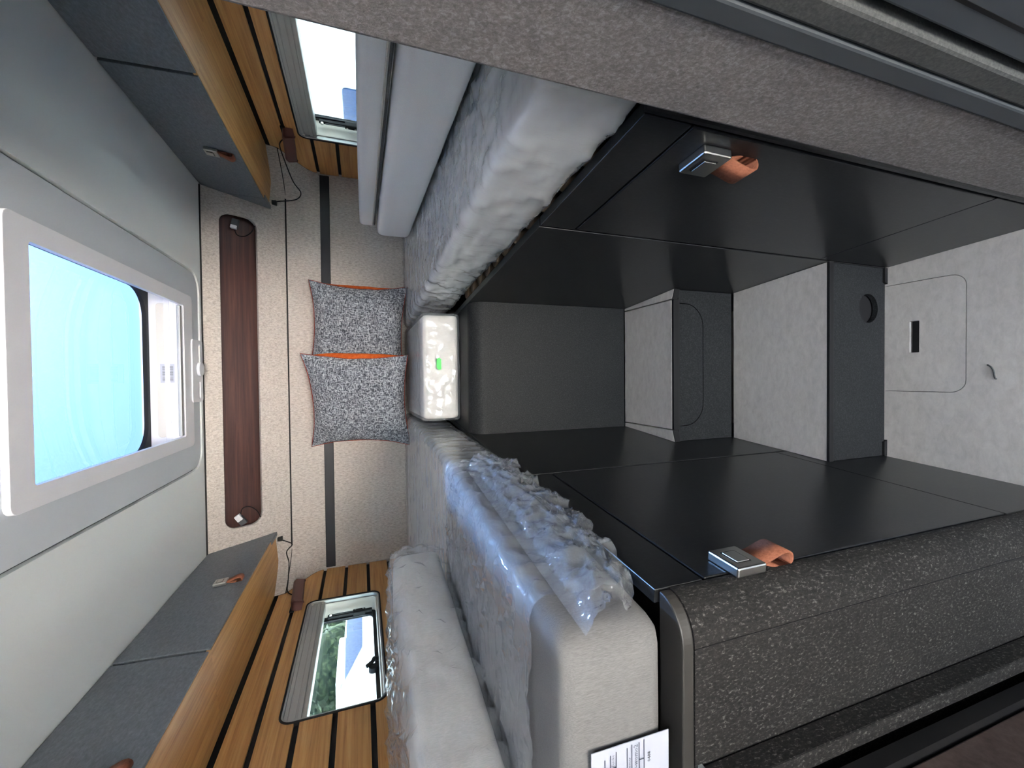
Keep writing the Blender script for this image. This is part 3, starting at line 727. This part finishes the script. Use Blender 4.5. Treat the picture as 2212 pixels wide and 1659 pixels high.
# right: washroom wall clad in felt, with trim strips and a door
pw = thing('partition_wall', 'tall grey felt washroom wall with dark trim strips, cutting across the aisle side', 'partition', (.6, -.3, 0))
XP = .310
box('felt_post', XP, XR-.002, .294, .4115, .003, ZC-.002, 'felt', pw, .006, seg=3)
box('trim_strip', XP-.003, XP+.03, .2705, .2935, .003, ZC-.002, 'metal_dark', pw, .003)
box('door_jamb', XP-.001, XP+.03, .243, .270, .003, ZC-.002, 'metal_grey2', pw, .004)
box('door_gap', XP+.016, XP+.03, .236, .2425, .003, ZC-.002, 'black', pw)
dd = box('door', XP+.004, XP+.03, -.95, .235, .003, ZC-.002, 'slate_edge', pw, .003)
box('door_groove', XP+.0035, XP+.006, .210, .2135, .003, ZC-.003, 'black', dd)
box('wall_body', XP+.031, XR-.002, -1.0, .293, .003, ZC-.002, 'metal_dark', pw)

# ---------------------------------------------------------------- mattresses, cushions, film
def cushion_vf(quad, z0, z1, r, step, grow=0, corner=None, disp=None, bottom=True, puff=0):
    """quad: 4 plan points (u0v0, u1v0, u1v1, u0v1); corner=(index, R) rounds one plan corner"""
    Q = [Vector((a, b)) for a, b in quad]
    Lu = ((Q[1]-Q[0]).length+(Q[2]-Q[3]).length)/2; Lv = ((Q[3]-Q[0]).length+(Q[2]-Q[1]).length)/2; Lw = z1-z0
    H = np.array([Lu/2+grow, Lv/2+grow, Lw/2+grow])
    nd = [max(4, int(round(2*h/step))) for h in H]
    V, F, idx = [], [], {}
    def vid(p):
        key = tuple(np.round(p, 6))
        if key not in idx: idx[key] = len(V); V.append(np.array(p))
        return idx[key]
    def lin_(n, h):                                 # denser near the rims
        t = np.linspace(-1, 1, n+1); return np.sign(t)*(1-(1-np.abs(t))**1.15)*h
    for ax in range(3):
        a, b = [(1, 2), (2, 0), (0, 1)][ax]
        A, Bq = lin_(nd[a], H[a]), lin_(nd[b], H[b])
        for sg in (-1, 1):
            if ax == 2 and sg < 0 and not bottom: continue
            g = []
            for i in A:
                row = []
                for j in Bq:
                    p = np.zeros(3); p[ax] = sg*H[ax]; p[a] = i; p[b] = j; row.append(vid(p))
                g.append(row)
            for i in range(len(A)-1):
                for j in range(len(Bq)-1):
                    q = (g[i][j], g[i+1][j], g[i+1][j+1], g[i][j+1]); F.append(q if sg > 0 else q[::-1])
    out = []
    for p in V:
        inn = np.clip(p, -(H-r), H-r); d = p-inn; L = np.linalg.norm(d)
        if L > 1e-9:
            nrm = d/L; q = inn+nrm*r
        else:
            nrm = np.zeros(3); k = int(np.argmax(np.abs(p)/H)); nrm[k] = np.sign(p[k]); q = p.copy()
        if corner:
            ci, R = corner
            su, sv = [(-1, -1), (1, -1), (1, 1), (-1, 1)][ci]
            a = su*q[0]-(H[0]-R); b = sv*q[1]-(H[1]-R)
            if a > 0 and b > 0:
                a2 = a*math.sqrt(max(0, 1-b*b/(2*R*R))); b2 = b*math.sqrt(max(0, 1-a*a/(2*R*R)))
                q[0] = su*(H[0]-R+a2); q[1] = sv*(H[1]-R+b2)
        if puff: q[2] += puff*(1-(p[0]/H[0])**4)*(1-(p[1]/H[1])**4)*(1 if q[2] > 0 else 0)
        u, v = (q[0]/(Lu/2)+1)/2, (q[1]/(Lv/2)+1)/2
        xy = Q[0]*(1-u)*(1-v)+Q[1]*u*(1-v)+Q[2]*u*v+Q[3]*(1-u)*v
        w = Vector((xy.x, xy.y, (z0+z1)/2+q[2]))
        if disp: w = w+Vector(nrm)*disp(w, nrm)
        out.append(w)
    return out, F
def ridge(p, s, off=0):
    return 1-abs(noise.noise(Vector((p[0]*s[0]+off, p[1]*s[1]+off*.7, p[2]*s[2]+off*1.3))))*2
def wrinkle(amp, dirs=(9, 26, 22), off=0, base=.0045, fold=0):
    def f(p, n):
        w_ = 0
        if fold and abs(n[2]) < .6:
            q = max(0, min(1, (ZM-p[2])/.13)); t_ = p[1]*9+p[2]*9+1.2*noise.noise(Vector((p[1]*4, p[2]*6, off)))
            w_ = fold*q*(.5+.5*noise.noise(Vector((t_, off, 2.0)))*1.6)*(.4+.6*max(0, min(1, (p[1]-.5)/.5)))
        a = max(0, ridge(p, dirs, off))**5
        b = max(0, ridge(p, (dirs[0]*2.6, dirs[1]*1.7, dirs[2]*2.2), off+9))**6
        c = noise.noise(Vector((p[0]*6+off, p[1]*6, p[2]*6)))
        return base+amp*(.75*a+.45*b)+amp*.2*c+w_
    return f
def soft(amp, off=0):
    return lambda p, n: amp*noise.noise(Vector((p[0]*7+off, p[1]*7, p[2]*9)))
def mattress(name, label, cat, quad, z0, z1, mat='ticking', r=.013, film=None, corner=None, group=None, lump=.0015, step=.018):
    bx = sum(q[0] for q in quad)/4; by = sum(q[1] for q in quad)/4
    t = thing(name, label, cat, (bx, by, z0), group)
    mk('cushion' if cat == 'cushion' else 'core', *cushion_vf(quad, z0, z1, r, step, corner=corner, disp=soft(lump, bx*9), puff=.004), mat, t, True)
    if film:
        amp, dirs, fstep = film[:3]; fold = film[3] if len(film) > 3 else 0; fm = film[4] if len(film) > 4 else 'film'
        fo = mk('plastic_film', *cushion_vf(quad, z0, z1, r, fstep, grow=.003, corner=corner, disp=wrinkle(amp, dirs, bx*17+by*5, fold=fold), bottom=False, puff=.003), fm, t, True)
        fo['label'] = 'clear wrinkled plastic film'
    return t
ZM = 1.196
G = 'mattress pieces wrapped in clear film'
mR = mattress('mattress', 'long plastic-wrapped mattress under the bare stacked cushions', 'mattress',
              [(BR(.42)+.014, .420), (XR-.012, .420), (XR-.03, 2.055), (.250, 2.055)], ZB+.014, ZM-.004, film=(.006, (16, 10, 20), .009, .012, 'film_milky'), group=G)
mC = mattress('mattress', 'short plastic-wrapped mattress below the two pillows, with a green sticker', 'mattress',
              [(-.144, 1.492), (.222, 1.492), (.224, 2.055), (-.152, 2.055)], ZB+.005, ZM-.006, film=(.004, (20, 12, 16), .010, .0, 'film'), group=G)
mA = mattress('mattress', 'plastic-wrapped mattress piece between the charcoal partition one and the rear wall', 'mattress',
              [(XL+.03, 1.006), (-.210, 1.006), (-.172, 2.055), (XL+.03, 2.055)], ZB+.008, ZM-.002, film=(.004, (7, 18, 14), .011, .004, 'film_milky'), group=G)
# near left piece: film only reaches part of the way, the foot end is bare
quadB = [(XL+.012, .395), (-.283, .395), (-.207, .984), (XL+.03, .984)]
mB = mattress('mattress', 'mattress with a paper label on its bare foot end and crumpled film', 'mattress', quadB, ZB+.012, ZM+.004, 'ticking_dimmed', film=None, corner=(1, .032), group=G)
quadF = [(XL+.012, .452), (-.2755, .452), (-.207, .984), (XL+.03, .984)]
V, F = cushion_vf(quadF, ZB+.012, ZM+.004, .014, .009, grow=.0035, disp=wrinkle(.009, (14, 44, 30), 3.3), bottom=False, puff=.004)
keep = [f for f in F if not all(V[i].y < .462 for i in f)]
fB = mk('plastic_film', V, keep, 'film', mB, True); fB['label'] = 'clear film pulled back from the foot end'
# crumpled loose film hanging over the aisle edge
V, F = [], []; nu, nv = 150, 30
for i in range(nu+1):
    s_ = i/nu; y = .40+s_*.56
    xe = -.283+(y-.395)*.1277
    drop = .115+.030*noise.noise(Vector((y*14, 3, 0)))+.018*noise.noise(Vector((y*45, 7, 0)))
    drop *= .55+.45*math.sin(math.pi*min(1, max(0, (s_*1.05))))**.5
    for j in range(nv+1):
        t_ = j/nv
        outw = .006+.026*math.sin(t_*math.pi*.8)+.016*t_*noise.noise(Vector((y*30, t_*5, 1)))
        cr = .011*t_**.6*(max(0, ridge((y, t_, 0), (34, 6, 1), 4))**3-.3)+.006*t_*noise.noise(Vector((y*90, t_*18, 2)))
        fade = min(1, t_*5)
        V.append((xe+.002+(outw+cr)*fade, y+.008*t_*noise.noise(Vector((y*25, t_*7, 5))), ZM-.026-drop*t_+.006*fade*noise.noise(Vector((y*50, t_*9, 8)))))
for i in range(nu):
    for j in range(nv): F.append((i*(nv+1)+j, (i+1)*(nv+1)+j, (i+1)*(nv+1)+j+1, i*(nv+1)+j+1))
o = mk('loose_film', V, F, 'film_loose', mB, True); o['label'] = 'crumpled loose plastic film'
# stacked bare cushions on the right
mattress('cushion', 'thick bare white cushion, lower one of the stack by the half-hidden window', 'cushion',
         [(.478, .420), (XR-.016, .420), (XR-.016, 1.690), (.540, 1.690)], ZM+.016, 1.329, 'sheet', .020, None, (3, .03), 'bare cushions stacked against the wall', .0015)
c2 = mattress('cushion', 'thin bare white cushion with a zip, on top of the stack by the half-hidden window', 'cushion',
              [(.515, .420), (XR-.016, .420), (XR-.016, 1.690), (.572, 1.690)], 1.334, 1.391, 'sheet', .014, None, (3, .03), 'bare cushions stacked against the wall', .001)
zp = [(.515+(y-.42)*.0449-.0012, y, 1.340) for y in np.linspace(.43, 1.64, 24)]
tube('zip', [Vector(p) for p in zp], .0030, 'metal_grey2', c2, 6)
tube('zip_cord', [Vector(p)+Vector((-.001, 0, .007)) for p in zp], .0018, 'ticking', c2, 6)
# wrapped cushion on the left
cw = mattress('cushion', 'plastic-wrapped cushion lying along the wall below the window facing the trees', 'cushion',
              [(XL+.02, .30), (-.545, .30), (-.420, 1.060), (XL+.02, 1.060)], ZM+.024, 1.330, 'ticking', .020, (.014, (26, 16, 30), .008), (2, .03))
V, F = [], []; nu, nv = 70, 14          # film tail standing up behind the cushion
for i in range(nu+1):
    y = .42+i/nu*.60
    for j in range(nv+1):
        t_ = j/nv
        V.append((-.60-.20*t_+.02*noise.noise(Vector((y*16, t_*3, 1))), y, 1.334+.012*t_+.016*max(0, ridge((y, t_, 0), (18, 2, 1), 2))**2+.008*noise.noise(Vector((y*30, t_*6, 3)))))
for i in range(nu):
    for j in range(nv): F.append((i*(nv+1)+j, (i+1)*(nv+1)+j, (i+1)*(nv+1)+j+1, i*(nv+1)+j+1))
mk('loose_film', V, F, 'film_loose', cw, True)
# green sticker
gs = [(.031, 1.130), (.066, 1.130), (.072, 1.138), (.066, 1.146), (.036, 1.146), (.029, 1.139)]
tag(plate('sticker', gs, [], .0008, (0, 1.474, 0), (1, 0, 0), (0, 0, 1), 'green', base=(.05, 1.474, 1.138)), 'small bright green sticker on the film of the short mattress', 'sticker')
# paper label on the foot end
YL = .3885
lb = thing('paper_label', 'white printed form stuck to the bare foot end of the mattress', 'label', (-.50, YL, 1.12))
plate('sheet', [(-.402, 1.071), (-.400, 1.171), (-.60, 1.171), (-.60, 1.071)], [], .0008, (0, YL-.0002, 0), (1, 0, 0), (0, 0, 1), 'paper', lb)
for z, xe in ((1.1545, -.411), (1.1475, -.408), (1.1405, -.406), (1.1265, -.406), (1.1205, -.404), (1.1110, -.404), (1.1045, -.403)):
    box('ruled_line', -.59, xe, YL-.0014, YL-.0010, z, z+.0007, 'ink', lb)
for x, z0, z1 in ((-.4225, 1.1405, 1.148), (-.4235, 1.1045, 1.1115)): box('ruled_line', x-.0006, x, YL-.0014, YL-.0010, z0, z1, 'ink', lb)
def text(body, x, z, size, mat, ra=True):
    cu = bpy.data.curves.new('t', 'FONT'); cu.body = body; cu.size = size; cu.align_x = 'RIGHT' if ra else 'LEFT'; cu.resolution_u = 1
    ob = bpy.data.objects.new('t', cu); COL.objects.link(ob)
    me = bpy.data.meshes.new_from_object(ob); bpy.data.objects.remove(ob)
    V = [(x+v.co.x, YL-.0012, z+v.co.y) for v in me.vertices]; F = [tuple(p.vertices) for p in me.polygons]
    mk('lettering', V, F, mat, lb)
text('berian Fenske', -.408, 1.1435, .0046, 'ink'); text('1', -.420, 1.1408, .006, 'ink'); text('nummer', -.417, 1.1225, .005, 'ink')
text('22/150-womo2', -.405, 1.1135, .0075, 'ink'); text('0488', -.418, 1.0965, .0058, 'black')

# ---------------------------------------------------------------- pillows
def pillow(label, cx, cz, size, yaw, lean, roll, yc, off):
    t = thing('pillow', label, 'pillow', (cx, yc, ZM+.01), 'pillows leaning on the rear wall')
    Rm = Matrix.Rotation(yaw, 4, 'Z') @ Matrix.Rotation(lean, 4, 'X') @ Matrix.Rotation(roll, 4, 'Y')
    h = size/2; n = 36
    def pt(u, v, sd):
        pin = .11
        a = u*h*(1-pin*(1-v*v)*abs(u)**2); b = v*h*(1-pin*(1-u*u)*abs(v)**2)
        if sd < 0 and abs(u) > .7: k_ = (abs(u)-.7)/.3; a += math.copysign(.034*4*k_*(1-k_)*(1-v*v)**.7, u)
        ear = max(0, abs(u)+abs(v)-1.55)
        th = (.050 if sd > 0 else .066)*((1-abs(u)**3.4)**.75)*((1-abs(v)**3.4)**.75)
        w = .004*noise.noise(Vector((u*3+off, v*3, sd)))+.003*max(0, ridge((u, v, 0), (3, 3, 1), off))**3*(abs(u)**3+abs(v)**3)
        dep = -sd*th+w*(1 if th > .004 else th/.004)-.03*ear
        if u > .9: a += .004*noise.noise(Vector((v*4, off, 2)))*(1-abs(v))
        return Rm @ Vector((a, dep, b))+Vector((cx, yc, cz))
    for nm, sd, mat in (('front_cover', 1, 'tweed'), ('back_cover', -1, 'orange')):
        V, F = [], []
        for i in range(n+1):
            for j in range(n+1):
                u, v = math.sin((i/n*2-1)*math.pi/2*.999), math.sin((j/n*2-1)*math.pi/2*.999)
                V.append(pt(u, v, sd))
        for i in range(n):
            for j in range(n): F.append((i*(n+1)+j, (i+1)*(n+1)+j, (i+1)*(n+1)+j+1, i*(n+1)+j+1))
        mk(nm, V, F, mat, t, True)
    E_ = [(x, -1) for x in np.linspace(-1, 1, 24)]+[(1, x) for x in np.linspace(-1, 1, 24)][1:]+[(x, 1) for x in np.linspace(1, -1, 24)][1:]+[(-1, x) for x in np.linspace(1, -1, 24)][1:]
    tube('piping', [pt(u, v, -.4)+Vector((0, .003, 0)) for u, v in E_], .0030, 'piping', t, 6)
pillow('grey woven pillow with orange back, behind and partly covered by the other pillow', .212, ZM+.206, .405, math.radians(-5), math.radians(-9), math.radians(2), 1.978, 4.1)
pillow('grey woven pillow with orange back, in front of the other pillow', -.092, ZM+.207, .415, math.radians(-20), math.radians(-11), math.radians(-3), 1.900, 8.7)

# ---------------------------------------------------------------- outside
g = box('ground', -40, 40, -30, 50, -.70, -.60, 'ground'); tag(g, 'pale gravel ground outside the van', 'ground', kind='structure')
nv_ = thing('white_van', 'white camper van parked close outside the half-hidden window', 'van', (4.2, 5.0, -.6))
box('body', 3.2, 5.2, 1.0, 8.6, -.25, 2.25, 'vanwhite', nv_, .12, seg=4)
plate('side_window', [(-y, z) for y, z in rrect(5.02, 6.3, 1.10, 1.545, .05, 5)], [], .02, (3.185, 0, 0), (0, -1, 0), (0, 0, 1), 'bluewin', nv_)
for y in (2.3, 7.2): mk('wheel', *cyl_vf((3.17, y, -.27), (1, 0, 0), .33, .22, 24), 'tyre', nv_)
mh = thing('white_motorhome', 'white motorhome with a blue screen parked outside the window facing the trees', 'van', (-5.0, 7.0, -.6))
prof = [(4.4, -.2), (13.0, -.2), (13.0, 1.70), (5.35, 1.70), (5.15, 1.45), (4.6, 1.0), (4.4, .6)]
plate('body', [(y, z) for y, z in prof], [], 2.0, (-4.0, 0, 0), (0, 1, 0), (0, 0, 1), 'vanwhite', mh, .04)
plate('blue_screen', [(5.98, 1.662), (9.2, 1.70), (9.2, 1.44), (6.65, 1.44)], [], .02, (-3.985, 0, 0), (0, 1, 0), (0, 0, 1), 'bluewin', mh)
box('roof_box', -4.5, -3.99, 5.95, 7.0, 1.67, 1.775, 'vanwhite', mh, .03)
plate('body_crease', [(4.9, 1.12), (12, 1.16), (12, 1.13), (4.9, 1.07)], [], .01, (-3.99, 0, 0), (0, 1, 0), (0, 0, 1), 'offwhite', mh)
for y in (5.6, 11.0): mk('wheel', *cyl_vf((-4.03, y, -.27), (1, 0, 0), .33, .22, 24), 'tyre', mh)
def tree(x, y, hgt, rad, lab, nleaf=2600):
    t = thing('tree', lab, 'tree', (x, y, -.6), 'trees behind the motorhome')
    tube('trunk', [(x, y, -.62), (x+.05, y, hgt*.4), (x, y+.1, hgt*.75)], [.16, .12, .05], 'bark', t, 8)
    rnd = random.Random(int(x*31+y*7)); V, F = [], []
    for k in range(nleaf):
        while True:
            p = Vector((rnd.uniform(-1, 1), rnd.uniform(-1, 1), rnd.uniform(-1, 1)))
            if .45 < p.length < 1: break
        p = p*(1+.25*noise.noise(p*2.5)); c = Vector((x+p.x*rad, y+p.y*rad, hgt*.5+p.z*hgt*.56))
        a = Vector((rnd.uniform(-1, 1), rnd.uniform(-1, 1), rnd.uniform(-1, 1))).normalized(); b = a.orthogonal().normalized(); s_ = rnd.uniform(.07, .14)
        i = len(V); V += [c-a*s_, c+b*s_*.6, c+a*s_, c-b*s_*.6]; F.append((i, i+1, i+2, i+3))
    Vc, Fc = [], []
    for i in range(15):
        for j in range(20):
            d_ = Vector((math.sin(math.pi*i/14)*math.cos(2*math.pi*j/20), math.sin(math.pi*i/14)*math.sin(2*math.pi*j/20), math.cos(math.pi*i/14)))
            k_ = .86*(1+.22*noise.noise(d_*3.1+Vector((x, y, 0))))
            Vc.append((x+d_.x*rad*k_, y+d_.y*rad*k_, hgt*.5+d_.z*hgt*.56*k_))
    for i in range(14):
        for j in range(20): Fc.append((i*20+j, i*20+(j+1) % 20, (i+1)*20+(j+1) % 20, (i+1)*20+j))
    mk('crown', Vc, Fc, 'leaf', t, True)
    me = bpy.data.meshes.new('foliage'); me.from_pydata([v-BASE[t] for v in V], [], F); me.materials.append(MAT['leaf'])
    o = bpy.data.objects.new('foliage', me); COL.objects.link(o); o.parent = t; o['kind'] = 'stuff'
tree(-9.2, 9.6, 4.2, 1.9, 'leafy green tree behind the motorhome, nearest the rear of the van')
tree(-9.4, 13.8, 4.6, 2.0, 'leafy green tree behind the motorhome, in the middle of the row')
tree(-9.2, 18.2, 4.4, 2.0, 'leafy green tree behind the motorhome, farthest from the window')
tree(-14.2, 15.8, 5.4, 2.4, 'tall leafy green tree filling the gap behind the front row of trees')
tree(-14.4, 21.4, 5.6, 2.6, 'tall leafy green tree at the far end behind the row')
